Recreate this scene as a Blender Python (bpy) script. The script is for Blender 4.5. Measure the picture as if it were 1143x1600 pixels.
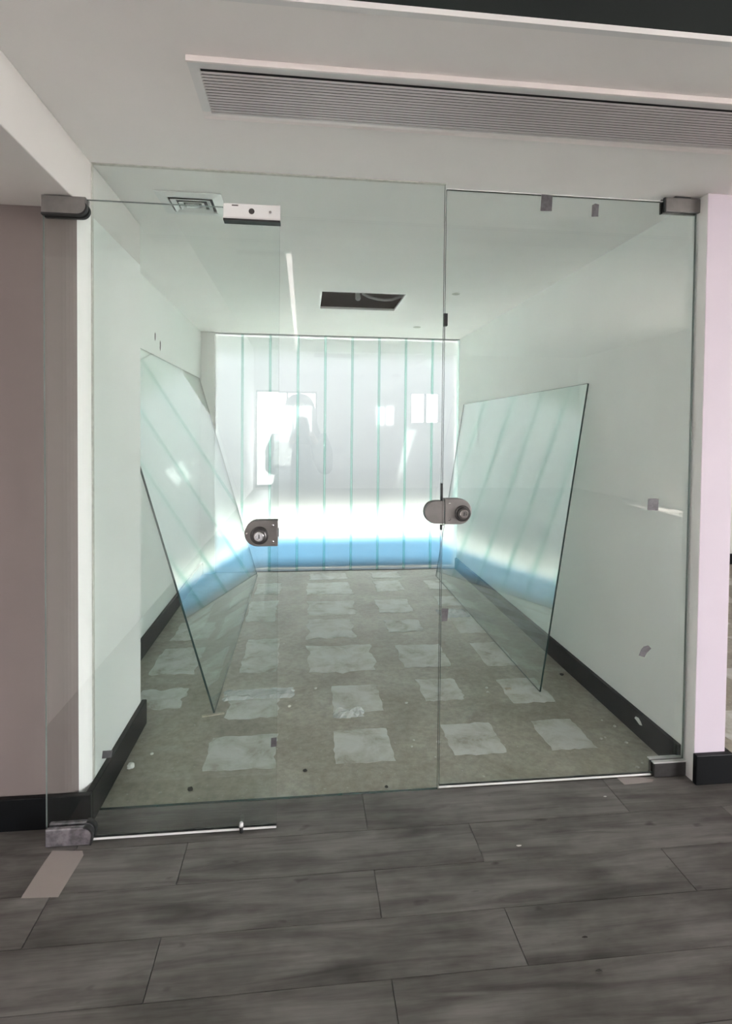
import bpy, bmesh, math, random
from mathutils import Vector, Matrix
random.seed(7)
for o in list(bpy.data.objects): bpy.data.objects.remove(o)
scene = bpy.context.scene
COL = scene.collection

# ------------------------------------------------------------------ camera
F_PX, PPY = 874.43, 696.86
CAM = Vector((0.7882, -2.1950, 1.45))
YAW, PITCH, ROLL = 0.10973, -0.02577, 0.00968
r0 = Vector((math.cos(YAW), -math.sin(YAW), 0)); f0 = Vector((math.sin(YAW), math.cos(YAW), 0)); u0 = Vector((0, 0, 1))
FW = f0*math.cos(PITCH) + u0*math.sin(PITCH); UP = -f0*math.sin(PITCH) + u0*math.cos(PITCH)
CR = r0*math.cos(ROLL) + UP*math.sin(ROLL); CU = -r0*math.sin(ROLL) + UP*math.cos(ROLL)
cam_data = bpy.data.cameras.new('camera'); cam = bpy.data.objects.new('camera', cam_data); COL.objects.link(cam)
cam_data.sensor_fit = 'VERTICAL'; cam_data.sensor_height = 36.0; cam_data.sensor_width = 36.0*1143/1600
cam_data.lens = F_PX/1600*36.0
cam_data.shift_y = -(800-PPY)/1600
cam_data.clip_start = 0.01; cam_data.clip_end = 400
M4 = Matrix((CR, CU, -FW)).transposed().to_4x4(); M4.translation = CAM
cam.matrix_world = M4
scene.camera = cam

# ------------------------------------------------------------------ world, sun, exposure
scene.view_settings.view_transform = 'Standard'
scene.view_settings.look = 'None'
scene.view_settings.gamma = 1.0
scene.view_settings.use_curve_mapping = False
scene.view_settings.exposure = 2.80
SKY_HAZE, SKY_BLUE, SUN_E = 3.0, 0.10, 34.0
world = bpy.data.worlds.new('hazy_sky'); scene.world = world; world.use_nodes = True
wn = world.node_tree.nodes; wl = world.node_tree.links; wn.clear()
sky = wn.new('ShaderNodeTexSky'); sky.sky_type = 'NISHITA'; sky.sun_disc = False
sky.sun_elevation = math.radians(58); sky.sun_rotation = math.radians(20); sky.dust_density = 4.0
bg1 = wn.new('ShaderNodeBackground'); bg1.inputs['Strength'].default_value = SKY_BLUE
bg2 = wn.new('ShaderNodeBackground'); bg2.inputs['Color'].default_value = (1.0, 0.965, 0.96, 1); bg2.inputs['Strength'].default_value = SKY_HAZE
adds = wn.new('ShaderNodeAddShader'); wo = wn.new('ShaderNodeOutputWorld')
wl.new(sky.outputs[0], bg1.inputs['Color']); wl.new(bg1.outputs[0], adds.inputs[0]); wl.new(bg2.outputs[0], adds.inputs[1]); wl.new(adds.outputs[0], wo.inputs['Surface'])

sd = bpy.data.lights.new('sun', 'SUN'); sd.energy = SUN_E; sd.angle = math.radians(2); sd.color = (1, 0.96, 0.9)
sun = bpy.data.objects.new('sun', sd); COL.objects.link(sun)
sun.rotation_euler = Vector((-0.25, -0.5, -1.0)).to_track_quat('-Z', 'Y').to_euler()

def portal(name, loc, direction, w, h):
    d = bpy.data.lights.new(name, 'AREA'); d.shape = 'RECTANGLE'; d.size = w; d.size_y = h; d.cycles.is_portal = True
    o = bpy.data.objects.new(name, d); COL.objects.link(o); o.location = loc
    o.rotation_euler = Vector(direction).to_track_quat('-Z', 'Z').to_euler()

scene.cycles.max_bounces = 12; scene.cycles.diffuse_bounces = 6; scene.cycles.glossy_bounces = 6
scene.cycles.transmission_bounces = 8; scene.cycles.transparent_max_bounces = 24
scene.cycles.sample_clamp_indirect = 6.0

# ------------------------------------------------------------------ dimensions (metres)
H = 2.432; XM = 1.338; XR = 2.411; D = 3.599; XBL = -0.244; HS = 2.238; YP = 0.616
BH = 0.1145; BW = 0.0234; YF = -0.072; YD = -0.1675; XD = 0.6964
HALL_X0, HALL_X1, HALL_Y0, HALL_Z = -0.45, 8.0, -12.0, 3.45
PX1 = 2.55; PYF = -0.06; CE = -0.875

# ------------------------------------------------------------------ materials
def new_mat(name):
    m = bpy.data.materials.new(name); m.use_nodes = True
    nt = m.node_tree; nt.nodes.clear()
    out = nt.nodes.new('ShaderNodeOutputMaterial')
    return m, nt, out
def N(nt, t, **kw):
    n = nt.nodes.new(t)
    for k, v in kw.items(): setattr(n, k, v)
    return n
def ramp(nt, fac, stops):
    r = N(nt, 'ShaderNodeValToRGB'); e = r.color_ramp.elements
    while len(e) < len(stops): e.new(0.5)
    for i, (p, c) in enumerate(stops):
        e[i].position = p; e[i].color = (*c, 1)
    nt.links.new(fac, r.inputs[0]); return r.outputs[0]
def noise(nt, scale, detail=4, rough=0.55, vec=None, dist=0):
    n = N(nt, 'ShaderNodeTexNoise'); n.inputs['Scale'].default_value = scale; n.inputs['Detail'].default_value = detail
    n.inputs['Roughness'].default_value = rough; n.inputs['Distortion'].default_value = dist
    if vec is not None: nt.links.new(vec, n.inputs['Vector'])
    return n.outputs['Fac']
def principled(name, col, rough=0.5, metal=0.0, var=0.0, vscale=3.0, bump=0.0, bscale=60, spec=0.5, dark=None):
    m, nt, out = new_mat(name)
    b = N(nt, 'ShaderNodeBsdfPrincipled')
    b.inputs['Roughness'].default_value = rough; b.inputs['Metallic'].default_value = metal
    b.inputs['Specular IOR Level'].default_value = spec
    tc = N(nt, 'ShaderNodeTexCoord')
    if var > 0:
        d = dark or tuple(c*(1-var) for c in col)
        c = ramp(nt, noise(nt, vscale, vec=tc.outputs['Object']), [(0.35, d), (0.65, col)])
        nt.links.new(c, b.inputs['Base Color'])
    else: b.inputs['Base Color'].default_value = (*col, 1)
    if bump > 0:
        bp = N(nt, 'ShaderNodeBump'); bp.inputs['Strength'].default_value = bump; bp.inputs['Distance'].default_value = 0.002
        nt.links.new(noise(nt, bscale, vec=tc.outputs['Object']), bp.inputs['Height']); nt.links.new(bp.outputs[0], b.inputs['Normal'])
    nt.links.new(b.outputs[0], out.inputs[0]); return m

M = {}
M['ceiling'] = principled('ceiling_paint', (0.89, 0.862, 0.85), 0.85, var=0.03, bump=0.1, bscale=90)
M['wall'] = principled('wall_paint', (0.895, 0.895, 0.885), 0.7, var=0.03, bump=0.1, bscale=120)
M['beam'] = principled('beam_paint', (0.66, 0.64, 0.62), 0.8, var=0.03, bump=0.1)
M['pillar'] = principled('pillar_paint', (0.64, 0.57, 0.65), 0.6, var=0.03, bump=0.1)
M['taupe'] = principled('taupe_paint_and_shade', (0.215, 0.178, 0.17), 0.7, var=0.05, bump=0.1)
M['hall'] = principled('hall_paint', (0.76, 0.72, 0.70), 0.8, var=0.04)
M['hallceil'] = principled('hall_ceiling_paint', (0.72, 0.71, 0.69), 0.85, var=0.03)
M['darkpaint'] = principled('dark_ceiling_paint', (0.006, 0.011, 0.0105), 0.9, var=0.2)
M['black'] = principled('black_skirting', (0.004, 0.005, 0.006), 0.45, var=0.3, vscale=8, spec=0.22)
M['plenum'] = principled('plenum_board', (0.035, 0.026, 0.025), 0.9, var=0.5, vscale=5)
M['steel'] = principled('brushed_steel', (0.25, 0.237, 0.232), 0.40, 0.65, var=0.12, vscale=30)
M['steel_dark'] = principled('dark_steel', (0.13, 0.125, 0.125), 0.33, 0.9, var=0.15, vscale=40)
M['chrome'] = principled('chrome', (0.65, 0.64, 0.64), 0.12, 1.0, var=0.05)
M['polish'] = principled('worn_polished_steel', (0.34, 0.32, 0.35), 0.22, 0.55, var=0.5, vscale=45)
M['alu'] = principled('satin_aluminium', (0.72, 0.71, 0.71), 0.35, 0.55, var=0.05, vscale=10)
M['slat'] = principled('grille_slat_aluminium', (0.62, 0.575, 0.58), 0.45, 0.1, var=0.06, vscale=10)
M['frame'] = principled('grille_frame_paint', (0.78, 0.77, 0.77), 0.5, var=0.03)
M['lip'] = principled('grille_lip_paint', (0.86, 0.80, 0.79), 0.35, 0.1, var=0.03)
M['whitemetal'] = principled('white_enamel', (0.80, 0.80, 0.80), 0.4, var=0.04)
M['rubber'] = principled('black_rubber', (0.012, 0.012, 0.013), 0.6, var=0.2)
M['foil'] = principled('grey_foil_tape', (0.13, 0.125, 0.135), 0.5, 0.1, var=0.35, vscale=60, bump=0.5, bscale=120)
M['paper'] = principled('white_paper_scrap', (0.78, 0.78, 0.76), 0.8, var=0.1, vscale=30, bump=0.5, bscale=80)
M['chip'] = principled('plaster_chip', (0.62, 0.61, 0.57), 0.9, var=0.2, vscale=60)
M['darkchip'] = principled('dark_litter', (0.03, 0.026, 0.022), 0.8, var=0.3, vscale=40)
M['wood'] = principled('pale_wood_strip', (0.48, 0.42, 0.34), 0.7, var=0.25, vscale=50)
M['cable'] = principled('grey_cable', (0.42, 0.42, 0.43), 0.5, var=0.1)
M['terrace'] = principled('white_bounce_coating', (0.92, 0.91, 0.895), 0.9, var=0.06)
M['paving'] = principled('terrace_paving', (0.13, 0.129, 0.126), 1.0, var=0.06, spec=0.0)
M['blue'] = principled('blue_membrane', (0.028, 0.060, 0.096), 1.0, var=0.1, spec=0.0)
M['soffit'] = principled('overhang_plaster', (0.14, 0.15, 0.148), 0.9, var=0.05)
M['soffit2'] = principled('sky_block_plaster', (0.185, 0.185, 0.192), 0.9, var=0.05)
M['ground'] = principled('far_ground', (0.10, 0.097, 0.094), 0.95, var=0.15, vscale=0.3)
M['skin'] = principled('skin', (0.50, 0.31, 0.22), 0.55, var=0.05)
M['robe'] = principled('dark_robe', (0.035, 0.033, 0.04), 0.8, var=0.2, vscale=10)
M['scarf'] = principled('dark_scarf', (0.05, 0.045, 0.05), 0.8, var=0.2, vscale=10)
M['phone'] = principled('phone_case', (0.02, 0.02, 0.022), 0.3, var=0.1)
M['sealant'] = principled('green_grey_sealant', (0.42, 0.66, 0.60), 0.5, var=0.1)

def mat_concrete():
    m, nt, out = new_mat('bare_concrete'); b = N(nt, 'ShaderNodeBsdfPrincipled'); tc = N(nt, 'ShaderNodeTexCoord'); v = tc.outputs['Object']
    c1 = ramp(nt, noise(nt, 2.3, 8, 0.65, v, 0.6), [(0.30, (0.25, 0.22, 0.175)), (0.5, (0.34, 0.31, 0.255)), (0.70, (0.44, 0.42, 0.37))])
    c2 = ramp(nt, noise(nt, 26, 5, 0.7, v), [(0.35, (0.72, 0.72, 0.72)), (0.62, (1.08, 1.08, 1.08))])
    mx = N(nt, 'ShaderNodeMix', data_type='RGBA', blend_type='MULTIPLY'); mx.inputs[0].default_value = 0.8
    nt.links.new(c1, mx.inputs[6]); nt.links.new(c2, mx.inputs[7])
    fl = ramp(nt, noise(nt, 75, 3, 0.6, v), [(0.66, (0, 0, 0)), (0.72, (1, 1, 1))])
    mx2 = N(nt, 'ShaderNodeMix', data_type='RGBA'); nt.links.new(fl, mx2.inputs[0]); nt.links.new(mx.outputs[2], mx2.inputs[6]); mx2.inputs[7].default_value = (0.46, 0.45, 0.41, 1)
    nt.links.new(mx2.outputs[2], b.inputs['Base Color']); b.inputs['Roughness'].default_value = 0.45
    bp = N(nt, 'ShaderNodeBump'); bp.inputs['Strength'].default_value = 0.35; bp.inputs['Distance'].default_value = 0.004
    nt.links.new(noise(nt, 18, 6, 0.7, v), bp.inputs['Height']); nt.links.new(bp.outputs[0], b.inputs['Normal'])
    nt.links.new(b.outputs[0], out.inputs[0]); return m
M['concrete'] = mat_concrete()
def mat_patch():
    m, nt, out = new_mat('tile_adhesive'); b = N(nt, 'ShaderNodeBsdfPrincipled'); tc = N(nt, 'ShaderNodeTexCoord'); oi = N(nt, 'ShaderNodeObjectInfo')
    g = N(nt, 'ShaderNodeNewGeometry'); v = g.outputs['Position']
    c = ramp(nt, noise(nt, 7, 7, 0.7, v, 0.4), [(0.33, (0.33, 0.30, 0.25)), (0.43, (0.46, 0.45, 0.41)), (0.55, (0.56, 0.56, 0.54)), (0.75, (0.63, 0.64, 0.63))])
    nt.links.new(c, b.inputs['Base Color']); b.inputs['Roughness'].default_value = 0.6
    bp = N(nt, 'ShaderNodeBump'); bp.inputs['Strength'].default_value = 0.3; bp.inputs['Distance'].default_value = 0.003
    nt.links.new(noise(nt, 30, 5, 0.7, v), bp.inputs['Height']); nt.links.new(bp.outputs[0], b.inputs['Normal'])
    nt.links.new(b.outputs[0], out.inputs[0]); return m
M['patch'] = mat_patch()
def mat_plank():
    m, nt, out = new_mat('grey_vinyl_plank'); b = N(nt, 'ShaderNodeBsdfPrincipled'); g = N(nt, 'ShaderNodeNewGeometry'); oi = N(nt, 'ShaderNodeObjectInfo')
    off = N(nt, 'ShaderNodeVectorMath', operation='SCALE'); off.inputs[0].default_value = (3, 7, 5); nt.links.new(oi.outputs['Random'], off.inputs['Scale'])
    ad = N(nt, 'ShaderNodeVectorMath', operation='ADD'); nt.links.new(g.outputs['Position'], ad.inputs[0]); nt.links.new(off.outputs[0], ad.inputs[1])
    mp = N(nt, 'ShaderNodeMapping'); mp.inputs['Scale'].default_value = (1.0, 9.0, 1.0); nt.links.new(ad.outputs[0], mp.inputs['Vector'])
    mp2 = N(nt, 'ShaderNodeMapping'); mp2.inputs['Scale'].default_value = (1.4, 2.6, 1.0); nt.links.new(ad.outputs[0], mp2.inputs['Vector'])
    mp3 = N(nt, 'ShaderNodeMapping'); mp3.inputs['Scale'].default_value = (2.0, 40.0, 1.0); nt.links.new(ad.outputs[0], mp3.inputs['Vector'])
    c1 = ramp(nt, noise(nt, 2.2, 6, 0.6, mp.outputs[0], 0.8), [(0.28, (0.078, 0.071, 0.066)), (0.5, (0.148, 0.139, 0.130)), (0.72, (0.20, 0.19, 0.178))])
    c2 = ramp(nt, noise(nt, 2.0, 4, 0.6, mp2.outputs[0]), [(0.32, (0.52, 0.51, 0.50)), (0.58, (1.05, 1.05, 1.05))])
    c3 = ramp(nt, noise(nt, 3.0, 3, 0.6, mp3.outputs[0]), [(0.3, (0.86, 0.86, 0.86)), (0.7, (1.08, 1.08, 1.08))])
    kn = ramp(nt, noise(nt, 6.0, 2, 0.5, mp2.outputs[0]), [(0.20, (0.22, 0.2, 0.19)), (0.30, (1, 1, 1))])
    cur = c1
    for c in (c2, c3, kn):
        mx = N(nt, 'ShaderNodeMix', data_type='RGBA', blend_type='MULTIPLY'); mx.inputs[0].default_value = 1
        nt.links.new(cur, mx.inputs[6]); nt.links.new(c, mx.inputs[7]); cur = mx.outputs[2]
    nt.links.new(cur, b.inputs['Base Color']); b.inputs['Roughness'].default_value = 0.5; b.inputs['Specular IOR Level'].default_value = 0.35
    bp = N(nt, 'ShaderNodeBump'); bp.inputs['Strength'].default_value = 0.25; bp.inputs['Distance'].default_value = 0.001
    nt.links.new(noise(nt, 4.0, 4, 0.6, mp3.outputs[0]), bp.inputs['Height']); nt.links.new(bp.outputs[0], b.inputs['Normal'])
    nt.links.new(b.outputs[0], out.inputs[0]); return m
M['plank'] = mat_plank()
M['subfloor'] = principled('plank_floor_far', (0.11, 0.10, 0.092), 0.5, var=0.3, vscale=2.5)

def schlick(nt, f0v=0.04):
    lw = N(nt, 'ShaderNodeLayerWeight'); lw.inputs['Blend'].default_value = 0.5
    p = N(nt, 'ShaderNodeMath', operation='POWER'); nt.links.new(lw.outputs['Facing'], p.inputs[0]); p.inputs[1].default_value = 5
    mul = N(nt, 'ShaderNodeMath', operation='MULTIPLY_ADD'); nt.links.new(p.outputs[0], mul.inputs[0]); mul.inputs[1].default_value = 1-f0v; mul.inputs[2].default_value = f0v
    return mul.outputs[0]
def mat_glass(name, tint, f0v=0.04, rough=0.0):
    m, nt, out = new_mat(name)
    t = N(nt, 'ShaderNodeBsdfTransparent'); t.inputs['Color'].default_value = (*tint, 1)
    g = N(nt, 'ShaderNodeBsdfGlossy'); g.inputs['Roughness'].default_value = rough; g.inputs['Color'].default_value = (0.97, 0.99, 0.98, 1)
    mx = N(nt, 'ShaderNodeMixShader'); nt.links.new(schlick(nt, f0v), mx.inputs[0]); nt.links.new(t.outputs[0], mx.inputs[1]); nt.links.new(g.outputs[0], mx.inputs[2])
    nt.links.new(mx.outputs[0], out.inputs[0]); return m
M['glass'] = mat_glass('clear_green_glass', (0.967, 0.985, 0.979))
M['glass_lean'] = mat_glass('leaning_green_glass', (0.945, 0.978, 0.968), 0.11)
M['edge'] = principled('glass_edge', (0.012, 0.045, 0.04), 0.2, var=0.3, vscale=6, spec=0.6)
M['edge_light'] = principled('thin_glass_edge', (0.17, 0.20, 0.19), 0.25, var=0.2, vscale=6, spec=0.6)
def mat_clear_plastic(name, col, alpha, rough=0.25):
    m, nt, out = new_mat(name); b = N(nt, 'ShaderNodeBsdfPrincipled'); t = N(nt, 'ShaderNodeBsdfTransparent'); tc = N(nt, 'ShaderNodeTexCoord')
    b.inputs['Base Color'].default_value = (*col, 1); b.inputs['Roughness'].default_value = rough
    bp = N(nt, 'ShaderNodeBump'); bp.inputs['Strength'].default_value = 0.4; bp.inputs['Distance'].default_value = 0.003
    nt.links.new(noise(nt, 40, vec=tc.outputs['Object']), bp.inputs['Height']); nt.links.new(bp.outputs[0], b.inputs['Normal'])
    mx = N(nt, 'ShaderNodeMixShader'); mx.inputs[0].default_value = alpha; nt.links.new(t.outputs[0], mx.inputs[1]); nt.links.new(b.outputs[0], mx.inputs[2])
    nt.links.new(mx.outputs[0], out.inputs[0]); return m
M['tape'] = mat_clear_plastic('cloudy_packing_tape', (0.50, 0.44, 0.42), 0.55, 0.3)
M['film'] = mat_clear_plastic('clear_plastic_film', (0.80, 0.83, 0.83), 0.38, 0.15)
M['seal'] = mat_clear_plastic('milky_edge_seal', (0.85, 0.86, 0.85), 0.85, 0.3)
def mat_frost():
    m, nt, out = new_mat('frosted_channel_glass')
    tr = N(nt, 'ShaderNodeBsdfTranslucent'); tr.inputs['Color'].default_value = (0.235, 0.255, 0.25, 1)
    rf = N(nt, 'ShaderNodeBsdfRefraction'); rf.inputs['Color'].default_value = (0.325, 0.340, 0.335, 1); rf.distribution = 'BECKMANN'; rf.inputs['Roughness'].default_value = 0.50; rf.inputs['IOR'].default_value = 1.24
    mx = N(nt, 'ShaderNodeMixShader'); mx.inputs[0].default_value = 0.97
    nt.links.new(tr.outputs[0], mx.inputs[1]); nt.links.new(rf.outputs[0], mx.inputs[2]); nt.links.new(mx.outputs[0], out.inputs[0]); return m
M['frost'] = mat_frost()
M['frost_face'] = mat_glass('channel_glass_inner_face', (0.95, 0.98, 0.97), 0.04, 0.03)
M['flange'] = mat_glass('channel_glass_flange', (0.88, 0.96, 0.94), 0.0, 0.3)
M['jointfilm'] = mat_glass('clear_green_joint_sealant', (0.78, 0.90, 0.87), 0.02, 0.2)
def mat_lamp():
    m, nt, out = new_mat('lamp_diffuser'); e = N(nt, 'ShaderNodeEmission'); e.inputs['Color'].default_value = (1, 0.86, 0.83, 1); e.inputs['Strength'].default_value = 1.0
    nt.links.new(e.outputs[0], out.inputs[0]); return m
M['lamp'] = mat_lamp()

# ------------------------------------------------------------------ mesh helpers
class MB:
    def __init__(s): s.v = []; s.f = []; s.mi = []; s.sm = []
    def add(s, vs, fs, mi=0, smooth=False):
        b = len(s.v); s.v += [tuple(v) for v in vs]
        for i, f in enumerate(fs):
            s.f.append([b+k for k in f]); s.mi.append(mi[i] if isinstance(mi, (list, tuple)) else mi); s.sm.append(smooth)
        return s
    def box(s, x0, x1, y0, y1, z0, z1, mi=0):       # face order: -x +x -y +y -z +z
        vs = [(x, y, z) for x in (x0, x1) for y in (y0, y1) for z in (z0, z1)]
        return s.add(vs, [(0, 1, 3, 2), (4, 6, 7, 5), (0, 4, 5, 1), (2, 3, 7, 6), (0, 2, 6, 4), (1, 5, 7, 3)], mi)
    def prism(s, poly, axis, a, b, mi=0, mi_cap=None):
        # poly: 2D points; axis 'Y' -> (x,z) pairs, 'Z' -> (x,y), 'X' -> (y,z)
        n = len(poly)
        def P(q, t): return {'Y': (q[0], t, q[1]), 'Z': (q[0], q[1], t), 'X': (t, q[0], q[1])}[axis]
        vs = [P(q, a) for q in poly] + [P(q, b) for q in poly]
        fs = [tuple(range(n)), tuple(range(2*n-1, n-1, -1))] + [(i, i+n, (i+1) % n + n, (i+1) % n) for i in range(n)]
        c = mi if mi_cap is None else mi_cap
        return s.add(vs, fs, [c, c] + ([mi]*n if not isinstance(mi, list) else mi))
    def tube(s, pts, rad, seg=10, mi=0, cap=True):
        pts = [Vector(p) for p in pts]; n = len(pts); rads = rad if isinstance(rad, (list, tuple)) else [rad]*n
        vs = []
        for i, p in enumerate(pts):
            t = (pts[min(i+1, n-1)] - pts[max(i-1, 0)]).normalized()
            a = t.orthogonal().normalized() if i == 0 else (pa - t*pa.dot(t)).normalized()
            pa = a; b = t.cross(a)
            for k in range(seg):
                an = 2*math.pi*k/seg; vs.append(p + (a*math.cos(an) + b*math.sin(an))*rads[i])
        fs = [(i*seg+k, i*seg+(k+1) % seg, (i+1)*seg+(k+1) % seg, (i+1)*seg+k) for i in range(n-1) for k in range(seg)]
        if cap: fs += [tuple(range(seg-1, -1, -1)), tuple(range((n-1)*seg, n*seg))]
        return s.add(vs, fs, mi, True)
    def lathe_y(s, cx, cz, prof, seg=28, mi=0):      # prof: (radius, y)
        vs = []
        for r, y in prof:
            for k in range(seg):
                a = 2*math.pi*k/seg; vs.append((cx + r*math.cos(a), y, cz + r*math.sin(a)))
        n = len(prof)
        fs = [(i*seg+k, i*seg+(k+1) % seg, (i+1)*seg+(k+1) % seg, (i+1)*seg+k) for i in range(n-1) for k in range(seg)]
        fs += [tuple(range(seg)), tuple(range((n-1)*seg, n*seg))]
        return s.add(vs, fs, mi)
    def loft(s, rings, seg=24, mi=0, smooth=True):   # rings: (cx, cy, cz, rx, ry)
        vs = []
        for cx, cy, cz, rx, ry in rings:
            for k in range(seg):
                a = 2*math.pi*k/seg; vs.append((cx + rx*math.cos(a), cy + ry*math.sin(a), cz))
        n = len(rings)
        fs = [(i*seg+k, i*seg+(k+1) % seg, (i+1)*seg+(k+1) % seg, (i+1)*seg+k) for i in range(n-1) for k in range(seg)]
        fs += [tuple(range(seg-1, -1, -1)), tuple(range((n-1)*seg, n*seg))]
        return s.add(vs, fs, mi, smooth)
    def mesh(s, name, mats):
        me = bpy.data.meshes.new(name); me.from_pydata(s.v, [], s.f)
        for m in (mats if isinstance(mats, (list, tuple)) else [mats]): me.materials.append(M[m])
        for p, mi, sm in zip(me.polygons, s.mi, s.sm): p.material_index = mi; p.use_smooth = sm
        bm = bmesh.new(); bm.from_mesh(me); bmesh.ops.recalc_face_normals(bm, faces=bm.faces); bm.to_mesh(me); bm.free()
        me.update(); return me
    def build(s, name, mats, parent=None, bevel=0.0):
        o = bpy.data.objects.new(name, s.mesh(name, mats)); COL.objects.link(o)
        if parent: o.parent = parent
        if bevel:
            b = o.modifiers.new('bevel', 'BEVEL'); b.width = bevel; b.segments = 2; b.limit_method = 'ANGLE'
        return o
def tag(o, label, cat=None, group=None, kind=None):
    o['label'] = label
    if cat: o['category'] = cat
    if group: o['group'] = group
    if kind: o['kind'] = kind
    return o
def struct(o, label, cat): return tag(o, label, cat, kind='structure')
def thing(name, label, cat, group=None, kind=None):
    o = bpy.data.objects.new(name, None); COL.objects.link(o); o.empty_display_size = 0.1
    return tag(o, label, cat, group, kind)
def box(name, mats, *a, parent=None, bevel=0.0, mi=0): return MB().box(*a, mi).build(name, mats, parent, bevel)

# ------------------------------------------------------------------ floors
VY1 = -0.004
fl = MB().box(HALL_X0-0.1, HALL_X1+0.1, HALL_Y0-0.1, -1.506, -0.06, 0.0).box(HALL_X0-0.1, HALL_X1+0.1, -1.506, VY1, -0.06, -0.005).build('floor', ['subfloor'])
struct(fl, 'dark grey wood-look vinyl plank floor in front of the glass', 'floor')
rows = [VY1, -0.210, -0.395, -0.580, -0.766, -0.952, -1.137, -1.322, -1.506]
gap = 0.0012; plank_mesh = {}
for i in range(8):
    y1, y0 = rows[i], rows[i+1]; w = round(y1-y0, 4)
    start = (0.015 if i % 2 == 0 else 0.392) - 1.012
    cuts = [HALL_X0] + [start + 1.012*k for k in range(0, 6) if HALL_X0 + 0.05 < start + 1.012*k < 5.0] + [5.0]
    for a, b in zip(cuts, cuts[1:]):
        L = round(b-a, 3); key = (L, w)
        if key not in plank_mesh:
            plank_mesh[key] = MB().box(-L/2+gap, L/2-gap, -w/2+gap, w/2-gap, -0.005, 0.0).mesh('plank', ['plank'])
        p = bpy.data.objects.new('plank', plank_mesh[key]); COL.objects.link(p); p.parent = fl
        p.location = ((a+b)/2, (y0+y1)/2, random.uniform(-0.0003, 0.0003))
fc = MB().box(XBL-0.12, XR+0.05, 0.008, D+0.14, -0.06, -0.003).build('floor', ['concrete'])
struct(fc, 'bare concrete floor with pale tile adhesive patches inside the glazed room', 'floor')
def irregular(x0, x1, y0, y1, rough, rnd):
    n = 10; base = []
    for k in range(n): base.append((x0+(x1-x0)*k/n, y0))
    for k in range(n): base.append((x1, y0+(y1-y0)*k/n))
    for k in range(n): base.append((x1-(x1-x0)*k/n, y1))
    for k in range(n): base.append((x0, y1-(y1-y0)*k/n))
    a = [(rnd.uniform(0, 6.28), rnd.choice((3, 4, 5, 7))) for _ in range(4)]
    out = []
    for i, (x, y) in enumerate(base):
        t = 2*math.pi*i/len(base)
        w = sum(math.sin(t*q+p) for p, q in a)/3.0
        dx, dy = x-(x0+x1)/2, y-(y0+y1)/2; d = math.hypot(dx, dy)
        k = 1 + rough*(0.45*w + rnd.uniform(-0.55, 0.55))/d
        out.append(((x0+x1)/2+dx*k, (y0+y1)/2+dy*k))
    return out
patches = [(0.365,0.67,0.21,0.475,.012),(0.935,1.197,0.212,0.482,.008),(1.468,1.717,0.225,0.49,.012),(1.93,2.142,0.226,0.486,.010),
 (0.40,0.66,0.64,0.86,.02),(0.95,1.211,0.655,0.957,.013),(1.448,1.668,0.735,0.995,.014),(1.916,2.15,0.67,0.96,.014),
 (0.41,0.63,1.18,1.72,.02),(0.82,1.235,1.15,1.56,.03),(1.41,1.71,1.169,1.528,.014),(1.93,2.13,1.15,1.525,.012),
 (0.82,1.16,1.70,2.10,.025),(1.407,1.664,1.78,2.04,.016),(1.92,2.11,1.72,2.20,.014),
 (0.35,0.575,2.09,2.60,.02),(0.827,1.21,2.203,2.555,.016),(1.40,1.68,2.215,2.565,.016),(1.93,2.13,2.36,2.62,.016),
 (0.82,1.225,2.76,3.145,.02),(1.46,1.71,2.82,3.17,.02),(1.95,2.18,2.85,3.15,.02),(0.36,0.58,2.8,3.15,.02),(-0.12,0.14,1.2,1.6,.02),(-0.12,0.14,1.75,2.1,.02),(-0.1,0.15,0.78,1.0,.02),(0.85,1.22,3.25,3.5,.02),(1.47,1.75,3.27,3.5,.02)]
rp = random.Random(3)
for (x0, x1, y0, y1, rr) in patches:
    poly = irregular(x0, x1, y0, y1, rr, rp)
    MB().prism(poly, 'Z', -0.003, -0.0012).build('adhesive_patch', ['patch'], fc)
fg = MB().box(PX1-0.02, HALL_X1, 0.0, D+0.1, -0.06, -0.003).build('floor', ['concrete'])
struct(fg, 'concrete floor of the neighbouring room right of the white pillar', 'floor')
rp2 = random.Random(11)
for cxp in (2.95, 3.45, 3.95, 4.45, 4.95, 5.45):
    for cyp in (0.35, 0.85, 1.35, 1.88, 2.38, 2.9):
        MB().prism(irregular(cxp-.13, cxp+.13, cyp-.14, cyp+.14, .014, rp2), 'Z', -0.003, -0.0012).build('adhesive_patch', ['patch'], fg)
struct(box('threshold_strip', ['black'], 0.0, XR, VY1, 0.008, -0.06, -0.006), 'thin dark joint line where vinyl planks meet concrete', 'threshold')

# ------------------------------------------------------------------ walls
def arc(cx, cy, r, a0, a1, n): return [(cx+r*math.cos(math.radians(a0+(a1-a0)*k/n)), cy+r*math.sin(math.radians(a0+(a1-a0)*k/n))) for k in range(n+1)]
RC = 0.075
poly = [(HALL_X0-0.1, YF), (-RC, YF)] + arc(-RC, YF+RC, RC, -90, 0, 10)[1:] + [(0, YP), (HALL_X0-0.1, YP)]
side = [0]*5 + [1]*(len(poly)-5)  # front taupe carried partway round the corner to stand for its shading
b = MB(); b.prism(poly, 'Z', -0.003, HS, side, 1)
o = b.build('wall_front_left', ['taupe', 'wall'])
for p_ in o.data.polygons:
    if p_.normal.x > 0.15 and p_.normal.y < -0.05: p_.use_smooth = False
struct(o, 'wall pier left of the glass with a taupe front and rounded white corner, its shaded part coloured taupe', 'wall')
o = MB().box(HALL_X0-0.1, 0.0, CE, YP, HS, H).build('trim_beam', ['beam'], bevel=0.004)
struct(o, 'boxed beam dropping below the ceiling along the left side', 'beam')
o = MB().box(HALL_X0-0.1, XBL, YP, D+0.14, -0.003, H).build('wall_left', ['wall'])
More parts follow.
